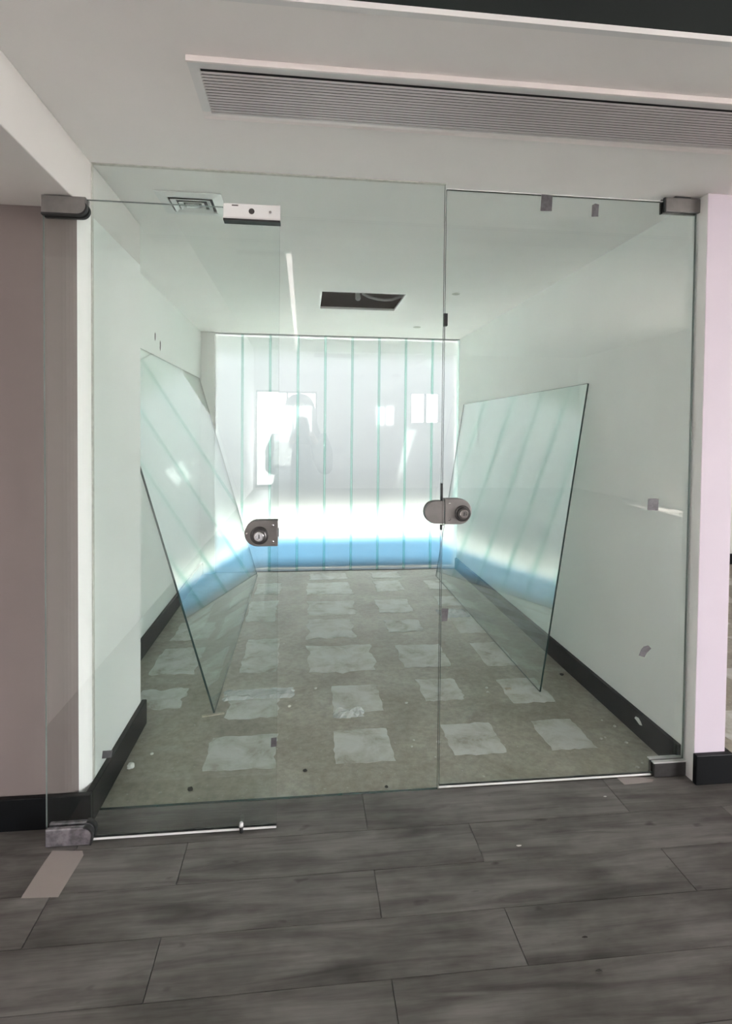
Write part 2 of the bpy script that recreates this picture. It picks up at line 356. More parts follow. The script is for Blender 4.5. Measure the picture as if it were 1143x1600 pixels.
struct(o, 'white left wall inside the glazed room, glass panel leaning on it', 'wall')
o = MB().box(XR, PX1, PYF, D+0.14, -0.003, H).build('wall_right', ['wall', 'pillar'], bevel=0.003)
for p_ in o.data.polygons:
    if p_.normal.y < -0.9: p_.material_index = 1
struct(o, 'white partition wall on the right ending in a narrow lilac-white pillar face', 'wall')
o = MB().box(XBL, -0.112, D-0.03, D+0.14, -0.003, H).build('wall_back', ['wall'])
struct(o, 'narrow plastered strip of back wall left of the channel glass', 'wall')
o = MB().box(PX1, HALL_X1, D, D+0.14, -0.003, H).build('wall_back', ['wall'])
struct(o, 'back wall of the neighbouring room seen right of the pillar', 'wall')
o = MB().box(HALL_X0-0.12, HALL_X0, HALL_Y0, YF, 0, HALL_Z).build('wall_hall_left', ['hall'])
struct(o, 'hall side wall left of the picture, seen only as reflection in the glass', 'wall')
b = MB()
for (x0, x1, z0, z1) in [(HALL_X0, -0.60+0.2, 0, HALL_Z), (1.10, 3.50, 0, HALL_Z), (4.32, HALL_X1, 0, HALL_Z), (-0.40, 1.10, 2.446, HALL_Z), (3.50, 4.32, 2.435, HALL_Z), (3.50, 4.32, 0, 1.70), (-0.40, 1.10, 0, 0.05)]:
    b.box(x0, x1, HALL_Y0-0.15, HALL_Y0, z0, z1)
struct(b.build('wall_hall_end', ['hall']), 'far hall end wall behind the viewer with a glazed doorway, reflected in the glass', 'wall')
WY0, WY1, WZ0, WZ1 = -7.6, -3.0, 0.15, 2.9
b = MB().box(HALL_X1, HALL_X1+0.15, HALL_Y0, WY0, 0, HALL_Z).box(HALL_X1, HALL_X1+0.15, WY1, D+0.14, 0, HALL_Z).box(HALL_X1, HALL_X1+0.15, WY0, WY1, 0, WZ0).box(HALL_X1, HALL_X1+0.15, WY0, WY1, WZ1, HALL_Z)
struct(b.build('wall_hall_right', ['hall']), 'hall side wall far right of the picture, with a wide window', 'wall')
# ceilings
HX0, HX1, HY0, HY1 = 0.900, 1.508, 1.768, 2.322
b = MB().box(XBL-0.1, HALL_X1, CE+0.012, HY0, H, H+0.016).box(XBL-0.1, HALL_X1, HY1, D+0.14, H, H+0.016).box(XBL-0.1, HX0, HY0, HY1, H, H+0.016).box(HX1, HALL_X1, HY0, HY1, H, H+0.016).box(HALL_X0-0.1, XBL-0.1, CE+0.012, D+0.14, H, H+0.016)
ceil = b.build('ceiling', ['ceiling']); struct(ceil, 'pale grey plasterboard ceiling over the glass front and the room', 'ceiling')
o = MB().box(HALL_X0-0.1, HALL_X1, CE, CE+0.012, H+0.012, HALL_Z).build('wall_bulkhead', ['darkpaint']); struct(o, 'dark painted bulkhead face above the ceiling edge', 'bulkhead')
o = MB().box(HALL_X0-0.1, HALL_X1, CE-0.006, CE+0.012, H-0.002, H+0.012).build('trim_ceiling_edge', ['frame']); struct(o, 'slim pale metal trim along the ceiling edge under the dark bulkhead', 'trim')
o = MB().box(HALL_X0-0.1, HALL_X1+0.15, HALL_Y0-0.15, D+0.3, HALL_Z, HALL_Z+0.1).build('ceiling', ['hallceil']); struct(o, 'high pale hall ceiling above and behind the viewer', 'ceiling')
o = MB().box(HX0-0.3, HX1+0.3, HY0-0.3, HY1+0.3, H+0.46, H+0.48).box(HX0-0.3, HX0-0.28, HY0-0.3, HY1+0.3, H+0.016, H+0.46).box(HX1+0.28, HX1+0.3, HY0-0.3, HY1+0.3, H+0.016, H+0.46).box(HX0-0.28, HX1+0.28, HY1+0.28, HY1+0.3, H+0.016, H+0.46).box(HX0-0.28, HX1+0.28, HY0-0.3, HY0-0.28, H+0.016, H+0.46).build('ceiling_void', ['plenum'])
struct(o, 'dark brown void above the open ceiling hatch', 'ceiling void')
# roof edge closing the plenum
o = MB().box(HALL_X0-0.1, HALL_X1, D+0.10, D+0.14, H+0.016, HALL_Z).build('wall_plenum', ['plenum']); struct(o, 'outer wall closing the space above the ceiling', 'wall')

# baseboards
o = MB().box(HALL_X0, BW, YF-BW, YF, 0.0, BH+0.003).box(0.0, BW, YF, YP+BW, -0.003, BH+0.003).build('baseboard_front_left', ['black'], bevel=0.003)
struct(o, 'black skirting wrapping the left wall pier beside the door', 'skirting')
o = MB().box(XBL, XBL+BW, YP, D-0.03, -0.003, BH).build('baseboard_left', ['black'], bevel=0.003); struct(o, 'black skirting along the far left wall behind the leaning glass', 'skirting')
o = MB().box(XR-BW, XR, 0.02, D, -0.003, BH).build('baseboard_right', ['black'], bevel=0.003); struct(o, 'black skirting along the right wall of the glazed room', 'skirting')
o = MB().box(XR-0.006, PX1+BW, PYF-BW, PYF, 0.0, 0.125).box(PX1, PX1+BW, PYF, 0.3, -0.003, 0.125).build('baseboard_pillar', ['black'], bevel=0.004); struct(o, 'black skirting block at the foot of the lilac-white pillar', 'skirting')
o = MB().box(PX1+BW, HALL_X1, D-BW, D, -0.003, BH).build('baseboard_back', ['black']); struct(o, 'black skirting at the back of the neighbouring room', 'skirting')

# ------------------------------------------------------------------ back wall of glass channels
win = thing('window_1', 'back wall of frosted green-white vertical glass channels glowing with daylight', 'window', kind='structure')
js = [-0.112, 0.160, 0.438, 0.719, 0.998, 1.277, 1.557, 1.838, 2.122, XR]
for a, c in zip(js, js[1:]):
    bb = MB(); w = c-a
    # web: inner face clear gloss, outer face frosted
    bb.box(-w/2+0.0005, w/2-0.0005, 0.0, 0.007, 0.0, H-0.006, [2, 2, 1, 0, 2, 2])
    bb.box(-w/2+0.0005, -w/2+0.0035, 0.008, 0.062, 0.0, H-0.006, 2); bb.box(w/2-0.0035, w/2-0.0005, 0.008, 0.062, 0.0, H-0.006, 2)
    o = bb.build('glass_channel', ['frost', 'frost_face', 'flange'], win); o.location = ((a+c)/2, D, 0.003)
for x in js[1:-1]:
    o = MB().box(x-0.0135, x+0.0135, D-0.0022, D-0.0002, 0.003, H-0.006).build('sealant_joint', ['jointfilm'], win)
MB().box(js[0], XR, D-0.004, D+0.075, H-0.005, H).build('head_channel', ['steel_dark'], win)
MB().box(js[0], XR, D-0.002, D+0.075, -0.003, 0.003).build('sill_channel', ['steel_dark'], win)
MB().box(js[0]-0.001, js[0]+0.006, D-0.004, D+0.07, 0, H).build('jamb_channel', ['alu'], win)

# outdoors behind it
struct(MB().box(-30, 30, D+1.50, 60, -0.45, -0.05).build('terrace', ['paving']), 'sunlit terrace paving outside, blurred behind the channel glass', 'terrace')
struct(MB().box(-30, 30, D+0.14, D+1.50, -0.45, -0.05).build('unseen_bounce_strip', ['terrace']), 'unseen white strip added outside the channel glass to bounce light onto the ceiling', 'terrace')  # added white strip, hidden from the camera, bounces sunlight to the room ceiling
struct(MB().prism([(D+0.20, -0.4), (D+0.20, -0.04), (D+0.50, 0.178), (D+0.80, 0.178), (D+0.80, -0.4)], 'X', -10, 12).build('terrace_kerb', ['blue']), 'blue coated sloping kerb outside the foot of the channel glass', 'kerb')
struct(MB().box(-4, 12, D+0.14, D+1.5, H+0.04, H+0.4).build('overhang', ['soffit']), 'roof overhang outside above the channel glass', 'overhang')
struct(MB().box(-60, 60, -80, HALL_Y0-0.16, -0.6, -0.3).box(HALL_X1+0.16, 90, HALL_Y0-0.16, 3, -0.6, -0.3).build('ground', ['ground']), 'outdoor ground beyond the hall windows', 'ground')
struct(MB().box(-14, 16, D+7.0, D+7.2, -0.05, 6.5).build('sky_block_wall', ['soffit2']), 'wall added across the terrace to hide the sky, blurred behind the channel glass', 'wall')  # added wall, tall enough to block the sky and tone down the glass
portal('portal_back', (1.15, D+0.30, H/2), (0, -1, 0), 2.6, H)
portal('portal_hall_right', (HALL_X1+0.2, (WY0+WY1)/2, (WZ0+WZ1)/2), (-1, 0, 0), WY1-WY0, WZ1-WZ0)
portal('portal_hall_end', (0.35, HALL_Y0-0.2, 1.25), (0, 1, 0), 1.5, 2.4)

# hall window frames (reflected)
t = thing('window_3', 'glazed hall doorway whose bright reflection shows in the glass', 'window', kind='structure')
for x0, x1 in ((-0.40, -0.36), (0.33, 0.38), (1.06, 1.10)): MB().box(x0, x1, HALL_Y0-0.1, HALL_Y0-0.04, 0.05, 2.446).build('mullion', ['steel_dark'], t)
MB().box(-0.36, 1.06, HALL_Y0-0.1, HALL_Y0-0.04, 2.40, 2.446).build('head_rail', ['steel_dark'], t)
MB().box(-0.36, 1.06, HALL_Y0-0.1, HALL_Y0-0.04, 0.05, 0.12).build('bottom_rail', ['steel_dark'], t)
t = thing('window_4', 'small high hall window reflected right of centre in the glass', 'window', kind='structure')
for x0, x1 in ((3.50, 3.53), (3.85, 3.92), (4.22, 4.32)): MB().box(x0, x1, HALL_Y0-0.1, HALL_Y0-0.04, 1.70, 2.435).build('mullion', ['steel_dark'], t)
t = thing('window_5', 'wide hall side window lighting the pillar from outside the picture', 'window', kind='structure')
for k in range(5):
    y = WY0 + (WY1-WY0)*k/4; MB().box(HALL_X1+0.03, HALL_X1+0.1, y-0.03, y+0.03, WZ0, WZ1).build('mullion', ['steel_dark'], t)
# strip lamp reflected in the glass
t = thing('strip_lamp', 'long slim ceiling lamp behind the viewer, reflected as a pale streak', 'lamp')
MB().box(0.575, 0.630, -11.0, -4.15, 3.40, 3.42).build('diffuser', ['lamp'], t); MB().box(0.565, 0.640, -11.02, -4.13, 3.42, 3.444).build('housing', ['whitemetal'], t)

# ------------------------------------------------------------------ glass front
def pane(name, x0, x1, y, z0, z1, parent, edge='edge_light', th=0.006):
    return MB().box(x0, x1, y-th, y+th, z0, z1, [1, 1, 0, 0, 1, 1]).build(name, ['glass', edge], parent)
fx = thing('window_2', 'fixed clear glass pane in the middle of the glass front', 'glass pane', kind='structure')
pane('glass_pane', 0.001, XM-0.003, 0, 0.001, H-0.001, fx, 'edge')
MB().box(0.0, XM, -0.008, 0.008, H-0.003, H).build('head_sealant', ['chip'], fx)
MB().box(0.0, 0.003, -0.009, 0.009, 0.12, H-0.003).build('side_sealant', ['chip'], fx)

def dplate(cx, cz, r, x_flat, left_round):
    if left_round: pts = [(x_flat, cz+r)] + arc(cx, cz, r, 90, 270, 16) + [(x_flat, cz-r)]
    else: pts = [(x_flat, cz-r)] + arc(cx, cz, r, -90, 90, 16) + [(x_flat, cz+r)]
    return pts
def lock_body(parent, cx, cz, r, x_flat, left_round, y, kx, kz):
    for nm, s in (('lock_plate', -1), ('lock_plate', 1)):
        p = MB().prism(dplate(cx, cz, r, x_flat, left_round), 'Y', y+s*0.006, y+s*0.020).build(nm, ['steel'], parent, bevel=0.002)
        if s < 0:
            MB().lathe_y(kx, kz, [(0.032, y-0.020), (0.032, y-0.026), (0.029, y-0.029), (0.026, y-0.029), (0.025, y-0.040), (0.022, y-0.042)]).build('cylinder_rose', ['steel_dark'], p)
            MB().lathe_y(kx, kz, [(0.0175, y-0.042), (0.0175, y-0.047), (0.015, y-0.049), (0.010, y-0.049), (0.010, y-0.044), (0.004, y-0.044)]).build('key_cylinder', ['chrome'], p)
            MB().box(kx-0.0015, kx+0.0015, y-0.0455, y-0.0442, kz-0.007, kz+0.007).build('keyhole', ['rubber'], p)
            for dx, dz in (((x_flat-0.018 if left_round else x_flat+0.018), cz+r*0.62), ((x_flat-0.018 if left_round else x_flat+0.018), cz-r*0.62), (cx+(-r*0.80 if left_round else r*0.80), cz)):
                MB().lathe_y(dx, dz, [(0.004, y-0.0195), (0.004, y-0.0215), (0.002, y-0.0225)], 10).build('screw', ['chrome'], p)

# left door leaf, hung in front of the fixed pane
d1 = thing('door_1', 'left glass door leaf hung in front, with rounded steel corner fittings', 'glass door', kind='structure')
pane('glass_pane', -0.096, XD, YD, 0.014, 2.232, d1)
MB().box(0.06, XD, YD-0.0065, YD+0.0065, 0.006, 0.014).build('bottom_seal', ['seal'], d1)
poly = [(-0.096, 2.235), (0.047, 2.235)] + arc(0.019, 2.202, 0.028, 20, -90, 8) + [(-0.096, 2.174)]
for s in (-1, 1):
    p = MB().prism(poly, 'Y', YD+s*0.006, YD+s*0.020).build('top_patch_fitting', ['steel'], d1, bevel=0.002)
    g = [(-0.096, 2.177)] + [(x, z+0.003) for x, z in reversed(arc(0.019, 2.202, 0.028, 20, -90, 8))] + [(x+0.003, z-0.003) for x, z in arc(0.019, 2.202, 0.028, 20, -90, 8)] + [(-0.096, 2.170)]
    MB().prism(g, 'Y', YD+s*0.006, YD+s*0.0215).build('gasket', ['rubber'], p)
MB().box(-0.045, -0.005, YD-0.012, YD+0.012, 2.232, HS+0.0).build('pivot_block', ['rubber'], d1)
poly = [(-0.092, 0.002), (0.058, 0.002)] + arc(0.034, 0.034, 0.030, 0, 90, 8) + [(-0.092, 0.064)]
for s in (-1, 1):
    p = MB().prism(poly, 'Y', YD+s*0.006, YD+s*0.024).build('bottom_patch_fitting', ['polish'], d1, bevel=0.004)
    g = [(0.060, 0.002)] + arc(0.034, 0.034, 0.032, 0, 90, 8) + [(x, z) for x, z in reversed(arc(0.034, 0.034, 0.027, 0, 90, 8))] + [(0.055, 0.002)]
    MB().prism(g, 'Y', YD+s*0.006, YD+s*0.0255).build('gasket', ['rubber'], p)
lk = MB().box(XD-0.02, XD+0.003, YD-0.008, YD+0.008, 1.070, 1.100).build('latch_case', ['steel_dark'], d1)
lock_body(d1, 0.6255, 1.0845, 0.0465, XD, True, YD, 0.632, 1.078)
# magnetic lock armature at the top corner
p = MB().box(0.503, 0.699, YD-0.022, YD-0.006, 2.190, 2.239).build('armature_plate', ['whitemetal'], d1, bevel=0.0015); p['label'] = 'white metal lock bracket at the top corner'
MB().box(0.503, 0.699, YD-0.024, YD+0.014, 2.180, 2.1865).build('rubber_strip', ['rubber'], p)
MB().box(0.503, 0.699, YD-0.0235, YD-0.006, 2.1865, 2.192).build('lip', ['alu'], p)
MB().box(0.694, 0.699, YD-0.0245, YD-0.006, 2.192, 2.239).build('end_lip', ['whitemetal'], p)
MB().lathe_y(0.600, 2.214, [(0.010, YD-0.022), (0.010, YD-0.0235), (0.006, YD-0.0235), (0.006, YD-0.0225)], 16).build('bolt', ['steel_dark'], p)
MB().lathe_y(0.664, 2.214, [(0.0045, YD-0.022), (0.0045, YD-0.024), (0.002, YD-0.0245)], 12).build('screw', ['steel'], p)
MB().box(0.532, 0.554, YD-0.0225, YD-0.021, 2.230, 2.234).build('slot', ['steel_dark'], p)
# small white peg on the bottom edge
pg = MB().tube([(0.572, YD-0.012, 0.002), (0.572, YD-0.012, 0.024)], 0.0065, 10, 0).tube([(0.572, YD-0.012, 0.024), (0.572, YD-0.012, 0.036), (0.572, YD-0.012, 0.041)], [0.0075, 0.0075, 0.004], 10, 1).build('door_pin', ['rubber', 'whitemetal'])
tag(pg, 'tiny black pin with white tip on the left door bottom edge', 'pin')

d2 = thing('door_2', 'right glass door leaf hinged beside the lilac-white pillar', 'glass door', kind='structure')
pane('glass_pane', XM+0.003, XR-0.008, 0, 0.014, H-0.022, d2)
MB().box(XM+0.003, 2.255, -0.0065, 0.0065, 0.006, 0.014).build('bottom_seal', ['seal'], d2)
MB().box(XM+0.003, 2.255, -0.006, 0.006, H-0.022, H-0.018).build('top_seal', ['seal'], d2)
for s in (-1, 1):
    p = MB().box(2.258, XR-0.002, min(s*0.006, s*0.020), max(s*0.006, s*0.020), 2.368, 2.424).build('top_patch_fitting', ['steel'], d2, bevel=0.002)
    MB().box(2.253, 2.259, min(s*0.006, s*0.018), max(s*0.006, s*0.018), 2.366, 2.424).build('gasket', ['rubber'], p)
    p = MB().box(2.262, XR-0.006, min(s*0.006, s*0.022), max(s*0.006, s*0.022), 0.004, 0.066).build('bottom_patch_fitting', ['steel_dark'], d2, bevel=0.003)
    MB().box(2.258, XR-0.006, min(s*0.006, s*0.0235), max(s*0.006, s*0.0235), 0.064, 0.069).build('edge_strip', ['alu'], p)
MB().box(2.30, 2.37, -0.014, 0.014, 2.422, H).build('pivot_block', ['rubber'], d2)
lock_body(d2, 1.405, 1.134, 0.0515, 1.347, False, 0, 1.418, 1.127)
# strike box on the fixed pane
for s in (-1, 1):
    p = MB().prism(dplate(1.311, 1.131, 0.046, 1.340, True), 'Y', s*0.006, s*0.019).build('strike_box', ['steel'], fx, bevel=0.003)
MB().box(1.338, 1.3425, -0.021, 0.021, 1.078, 1.178).build('strike_lip', ['chrome'], fx)
for z0, z1, w in ((1.178, 1.245, 0.005), (1.058, 1.078, 0.004)):
    MB().box(1.334, 1.334+w, -0.011, 0.011, z0, z1).build('edge_bumper', ['rubber'], fx)
MB().box(1.336, 1.350, -0.010, 0.010, 1.873, 1.922).build('edge_bumper', ['rubber'], fx)

# tape scraps on the glass
def scrap(pts, y, name, label, mat='foil'):
    o = MB().prism(pts, 'Y', y-0.0068, y-0.0062).build(name, [mat]); tag(o, label, 'tape', 'tape scraps on the glass front'); return o
scrap([(1.726,2.345),(1.774,2.347),(1.776,2.410),(1.730,2.412)], 0, 'tape_scrap', 'larger grey tape square near the top of the right door')
scrap([(1.943,2.333),(1.972,2.335),(1.974,2.384),(1.958,2.387),(1.945,2.380)], 0, 'tape_scrap', 'small grey tape square near the top, closer to the top hinge')
scrap([(2.214,1.133),(2.262,1.131),(2.264,1.180),(2.250,1.183),(2.216,1.181)], 0, 'tape_scrap', 'grey tape square on the right door at lock height')
scrap([(2.190,0.520),(2.216,0.512),(2.226,0.530),(2.246,0.548),(2.232,0.562),(2.212,0.558),(2.200,0.545)], 0, 'tape_scrap', 'torn crumpled foil scrap low on the right door')
scrap([(1.3425,0.688),(1.366,0.690),(1.370,0.740),(1.3425,0.741)], 0, 'tape_scrap', 'mauve-grey tape tab on the joint edge below the right lock')
scrap([(0.675,0.305),(0.6955,0.306),(0.6955,0.340),(0.676,0.338)], YD, 'tape_scrap', 'grey tape tab on the free edge low on the left door')
scrap([(0.033,0.199),(0.068,0.202),(0.072,0.230),(0.036,0.229)], 0, 'tape_scrap', 'grey tape tab low beside the left pier skirting')

# ------------------------------------------------------------------ leaning glass panels
def quad_panel(name, A, B, C, label, th=0.010):
    # A bottom front, B bottom back, C top front ; thickness along normal
    A, B, C = Vector(A), Vector(B), Vector(C); Dd = B + (C-A); n = (B-A).cross(C-A).normalized()*th
    vs = [A, B, Dd, C, A+n, B+n, Dd+n, C+n]
    mb = MB().add(vs, [(0, 1, 2, 3), (4, 7, 6, 5), (0, 4, 5, 1), (1, 5, 6, 2), (2, 6, 7, 3), (3, 7, 4, 0)], [0, 0, 1, 1, 1, 1])
    o = mb.build(name, ['glass_lean', 'edge']); tag(o, label, 'glass panel', 'loose glass panels leaning on the walls'); return o
quad_panel('glass_panel', (0.343, 0.705, 0.002), (0.335, 3.44, 0.002), (-0.226, 0.712, 1.957), 'large loose glass sheet leaning on the left wall, partly behind the pier', -0.010)
quad_panel('glass_panel', (2.105, 0.778, 0.002), (2.111, 3.30, 0.002), (2.388, 0.845, 1.737), 'loose glass sheet leaning on the right wall behind the right door', 0.010)

# ------------------------------------------------------------------ ceiling fittings
gx0, gx1, gy0, gy1 = 0.472, 2.75, -0.663, -0.382; ix0, ix1, iy0, iy1 = 0.500, 2.72, -0.620, -0.413
g = thing('linear_grille', 'long linear air grille with fine slats in the front ceiling', 'air grille')
MB().prism([(gy0+0.009, H-0.0005), (gy0+0.009, H-0.010), (iy0, H-0.008), (iy0, H-0.0005)], 'X', gx0, gx1).build('front_frame', ['frame'], g)
MB().box(gx0, gx1, gy0, gy0+0.0085, H-0.016, H-0.0005).build('front_lip', ['lip'], g, bevel=0.001)
MB().prism([(iy1, H-0.0005), (iy1, H-0.008), (gy1-0.009, H-0.009), (gy1, H-0.013), (gy1, H-0.0005)], 'X', gx0, gx1).build('rear_frame', ['lip'], g)
MB().box(gx0, ix0, iy0, iy1, H-0.008, H-0.0005).build('end_frame', ['frame'], g)
MB().box(ix1, gx1, iy0, iy1, H-0.008, H-0.0005).build('end_frame', ['frame'], g)
MB().box(ix0, ix1, iy0, iy1, H-0.0012, H-0.0005).build('backing', ['rubber'], g)
ns = 15; pitch = (iy1-iy0)/ns
sm = MB().prism([(-pitch*0.27, -0.0125), (-pitch*0.27, -0.0145), (pitch*0.30, -0.0145), (pitch*0.30, -0.0125)], 'X', ix0, ix1).mesh('slat', ['slat'])
for k in range(ns):
    o = bpy.data.objects.new('slat', sm); COL.objects.link(o); o.parent = g; o.location = (0, iy0+(k+0.5)*pitch, H)
# square diffuser in the room ceiling
df = thing('ceiling_diffuser', 'small white square air diffuser in the room ceiling at top left', 'air diffuser')
def sq_ring(x0, x1, y0, y1, w, z_out, z_in, name, mat):
    mb = MB(); o_ = [(x0, y0), (x1, y0), (x1, y1), (x0, y1)]; i_ = [(x0+w, y0+w), (x1-w, y0+w), (x1-w, y1-w), (x0+w, y1-w)]
    vs = [(x, y, z_out) for x, y in o_] + [(x, y, z_in) for x, y in i_] + [(x, y, z_out+0.003) for x, y in o_] + [(x, y, z_in+0.003) for x, y in i_]
    fs = []
    for k in range(4):
        n = (k+1) % 4; fs += [(k, n, n+4, k+4), (k+8, k+12, n+12, n+8), (k, k+8, n+8, n), (k+4, n+4, n+12, k+12)]
    return mb.add(vs, fs).build(name, mat, df)
cxd, cyd = 0.302, 0.325
sq_ring(cxd-0.135, cxd+0.135, cyd-0.120, cyd+0.120, 0.042, H-0.005, H-0.010, 'frame', ['whitemetal'])
sq_ring(cxd-0.082, cxd+0.082, cyd-0.068, cyd+0.068, 0.018, H-0.016, H-0.007, 'cone', ['whitemetal'])
sq_ring(cxd-0.053, cxd+0.053, cyd-0.041, cyd+0.041, 0.015, H-0.016, H-0.007, 'cone', ['whitemetal'])
MB().box(cxd-0.028, cxd+0.028, cyd-0.019, cyd+0.019, H-0.014, H-0.010).build('core_plate', ['whitemetal'], df)
MB().box(cxd-0.094, cxd+0.094, cyd-0.079, cyd+0.079, H-0.0025, H-0.001).build('throat', ['rubber'], df)
# hatch frame and contents
hf = thing('hatch_frame', 'thin pale metal rim around the open ceiling hatch', 'hatch frame')
for nm, a in (('rim', (HX0, HX1, HY0, HY0+0.006)), ('rim', (HX0, HX1, HY1-0.006, HY1)), ('rim', (HX0, HX0+0.006, HY0, HY1)), ('rim', (HX1-0.006, HX1, HY0, HY1))):
    MB().box(a[0], a[1], a[2], a[3], H-0.002, H+0.014).build(nm, ['alu'], hf)
fd = MB().tube([(1.20, 2.22, H+0.45), (1.21, 2.20, H+0.22), (1.235, 2.16, H+0.085), (1.28, 2.15, H+0.062), (1.345, 2.15, H+0.048), (1.40, 2.15, H+0.043), (1.46, 2.16, H+0.050), (1.56, 2.18, H+0.09), (1.70, 2.2, H+0.22)], 0.010, 10).build('flexible_conduit', ['cable']); tag(fd, 'grey flexible conduit sagging inside the open ceiling hatch', 'conduit')
jb = MB().tube([(1.18, 2.09, H+0.45), (1.18, 2.09, H+0.12), (1.182, 2.088, H+0.085), (1.188, 2.085, H+0.030), (1.190, 2.084, H+0.018)], [0.006, 0.007, 0.016, 0.021, 0.012], 12).build('cable_gland', ['cable']); tag(jb, 'small pale cable gland hanging inside the open ceiling hatch', 'cable gland')
# ceiling rosettes
for (x, y, r, lab) in ((1.848, 1.705, 0.028, 'small flat ceiling plug right of the open hatch'), (1.827, 2.986, 0.035, 'faint round ceiling plug near the channel glass')):
    seg = 20; pts = [(x+r*math.cos(2*math.pi*k/seg), y+r*math.sin(2*math.pi*k/seg)) for k in range(seg)]
    o = MB().prism(pts, 'Z', H-0.004, H-0.0005).build('ceiling_plug', ['chip']); tag(o, lab, 'ceiling plug')
for (y, z, h, lab) in ((1.836, 2.093, 0.030, 'upper dark fixing hole high on the left wall'), (1.975, 2.050, 0.038, 'lower dark fixing hole high on the left wall')):
    o = MB().prism([(y-0.011, z-h*.4), (y-0.002, z-h), (y+0.010, z-h*.5), (y+0.012, z+h*.6), (y, z+h), (y-0.009, z+h*.7)], 'X', XBL-0.001, XBL+0.0012).build('fixing_hole', ['darkchip']); tag(o, lab, 'wall mark')

# ------------------------------------------------------------------ litter
def sheet(name, pts, z, mat, label, cat, th=0.0006):
    o = MB().prism(pts, 'Z', z, z+th).build(name, [mat]); return tag(o, label, cat)
sheet('floor_tape', [(-0.071,-0.401),(0.041,-0.407),(0.046,-0.33),(0.052,-0.236),(0.040,-0.215),(-0.062,-0.205),(-0.068,-0.30)], 0.0005, 'tape', 'cloudy packing tape strip on the planks below the left door pivot', 'tape')
sheet('floor_tape', [(2.106,0.000),(2.113,-0.050),(2.180,-0.047),(2.240,-0.043),(2.255,-0.028),(2.20,-0.006)], 0.0005, 'tape', 'cloudy packing tape strip on the planks beside the right door hinge', 'tape')
def lump(name, loc, r, mat, label, cat, seed, flat=0.7, sub=2):
    rn = random.Random(seed); bm = bmesh.new(); bmesh.ops.create_icosphere(bm, subdivisions=sub, radius=1)
    for v in bm.verts: v.co *= rn.uniform(0.72, 1.12)
    for v in bm.verts: v.co = Vector((v.co.x*r, v.co.y*r, v.co.z*r*flat))
    zmin = min(v.co.z for v in bm.verts)
    me = bpy.data.meshes.new(name); bm.to_mesh(me); bm.free(); me.materials.append(M[mat])
    o = bpy.data.objects.new(name, me); COL.objects.link(o); o.location = (loc[0], loc[1], loc[2]-zmin); return tag(o, label, cat)
lump('paper_ball', (0.058, 0.262, -0.003), 0.017, 'paper', 'small crumpled white paper ball by the left pier skirting', 'paper ball', 1)
def crumple(name, x0, x1, y0, y1, amp, mat, label, cat, seed, nx=18, ny=8, rot=0.0):
    rn = random.Random(seed); vs = []; fs = []
    cx, cy = (x0+x1)/2, (y0+y1)/2
    ph = [rn.uniform(0, 6) for _ in range(4)]
    for j in range(ny+1):
        for i in range(nx+1):
            u, v = i/nx, j/ny
            z = 0.002 + amp*abs(math.sin(u*5+ph[0]+3*v)*math.sin(v*6+ph[1])) + rn.uniform(0, amp*0.35)
            if i in (0, nx) or j in (0, ny): z = 0.001
            x = x0+(x1-x0)*u + rn.uniform(-1, 1)*0.008; y = y0+(y1-y0)*v + rn.uniform(-1, 1)*0.008
            dx, dy = x-cx, y-cy
            vs.append((cx+dx*math.cos(rot)-dy*math.sin(rot), cy+dx*math.sin(rot)+dy*math.cos(rot), z-0.003))
    for j in range(ny):
        for i in range(nx):
            a = j*(nx+1)+i; fs.append((a, a+1, a+nx+2, a+nx+1))
    o = MB().add(vs, fs).build(name, [mat]); so = o.modifiers.new('thickness', 'SOLIDIFY'); so.thickness = 0.0005
    return tag(o, label, cat)
crumple('plastic_film', 0.36, 0.74, 0.84, 0.96, 0.014, 'film', 'crumpled clear plastic film on the floor beside the left leaning glass foot', 'plastic film', 5, rot=0.03)
crumple('plastic_wrap', 0.945, 1.10, 0.60, 0.665, 0.022, 'film', 'small clear plastic wrap on the central adhesive patch', 'plastic wrap', 8, 12, 6)
crumple('plastic_film', 1.86, 2.10, 2.05, 2.26, 0.012, 'film', 'thin clear plastic film on the floor near the right leaning glass foot', 'plastic film', 9, 12, 8)
o = MB().box(-0.055, 0.055, -0.008, 0.008, 0, 0.005).build('wood_strip', ['wood']); o.location = (0.335, 0.690, -0.003); o.rotation_euler = (0, 0, 0.22); tag(o, 'thin pale wooden strip under the left leaning glass corner', 'wood strip')
o = MB().box(-0.018, 0.018, -0.010, 0.010, 0, 0.0035).build('cardboard_scrap', ['wood']); o.location = (1.945, 0.835, -0.0012); o.rotation_euler = (0, 0, 0.1); tag(o, 'small pale cardboard scrap beside the right leaning glass', 'scrap')
o = MB().prism([(0.262,0.070),(0.280,0.064),(0.300,0.070),(0.322,0.076),(0.312,0.088),(0.290,0.092),(0.272,0.082)], 'X', XR-BW-0.002, XR-BW-0.0005).build('paper_scrap', ['paper']); tag(o, 'torn white paper scrap stuck on the right wall skirting', 'paper scrap')
rc = random.Random(21)
chips = [(2.296,0.456),(2.327,0.392),(2.302,0.25),(2.20,0.29),(2.225,0.30),(1.827,0.853),(1.815,0.80),(2.03,1.28),(2.12,1.22),(0.60,1.45),(0.66,1.62),(0.24,1.05),(0.12,0.36),(0.98,1.62),(1.34,0.72),(1.31,0.36),(1.29,0.31),(1.38,0.22),(1.42,0.33),(0.86,0.93),(0.72,0.74),(2.24,0.06),(2.28,0.09),(1.55,0.06)]
for i, (x, y) in enumerate(chips):
    lump('plaster_chip', (x, y, -0.003), rc.uniform(0.006, 0.012), 'chip', 'tiny pale plaster chip lying loose on the concrete floor', 'plaster chip', 100+i, 0.5, 1)['group'] = 'plaster chips on the concrete floor'
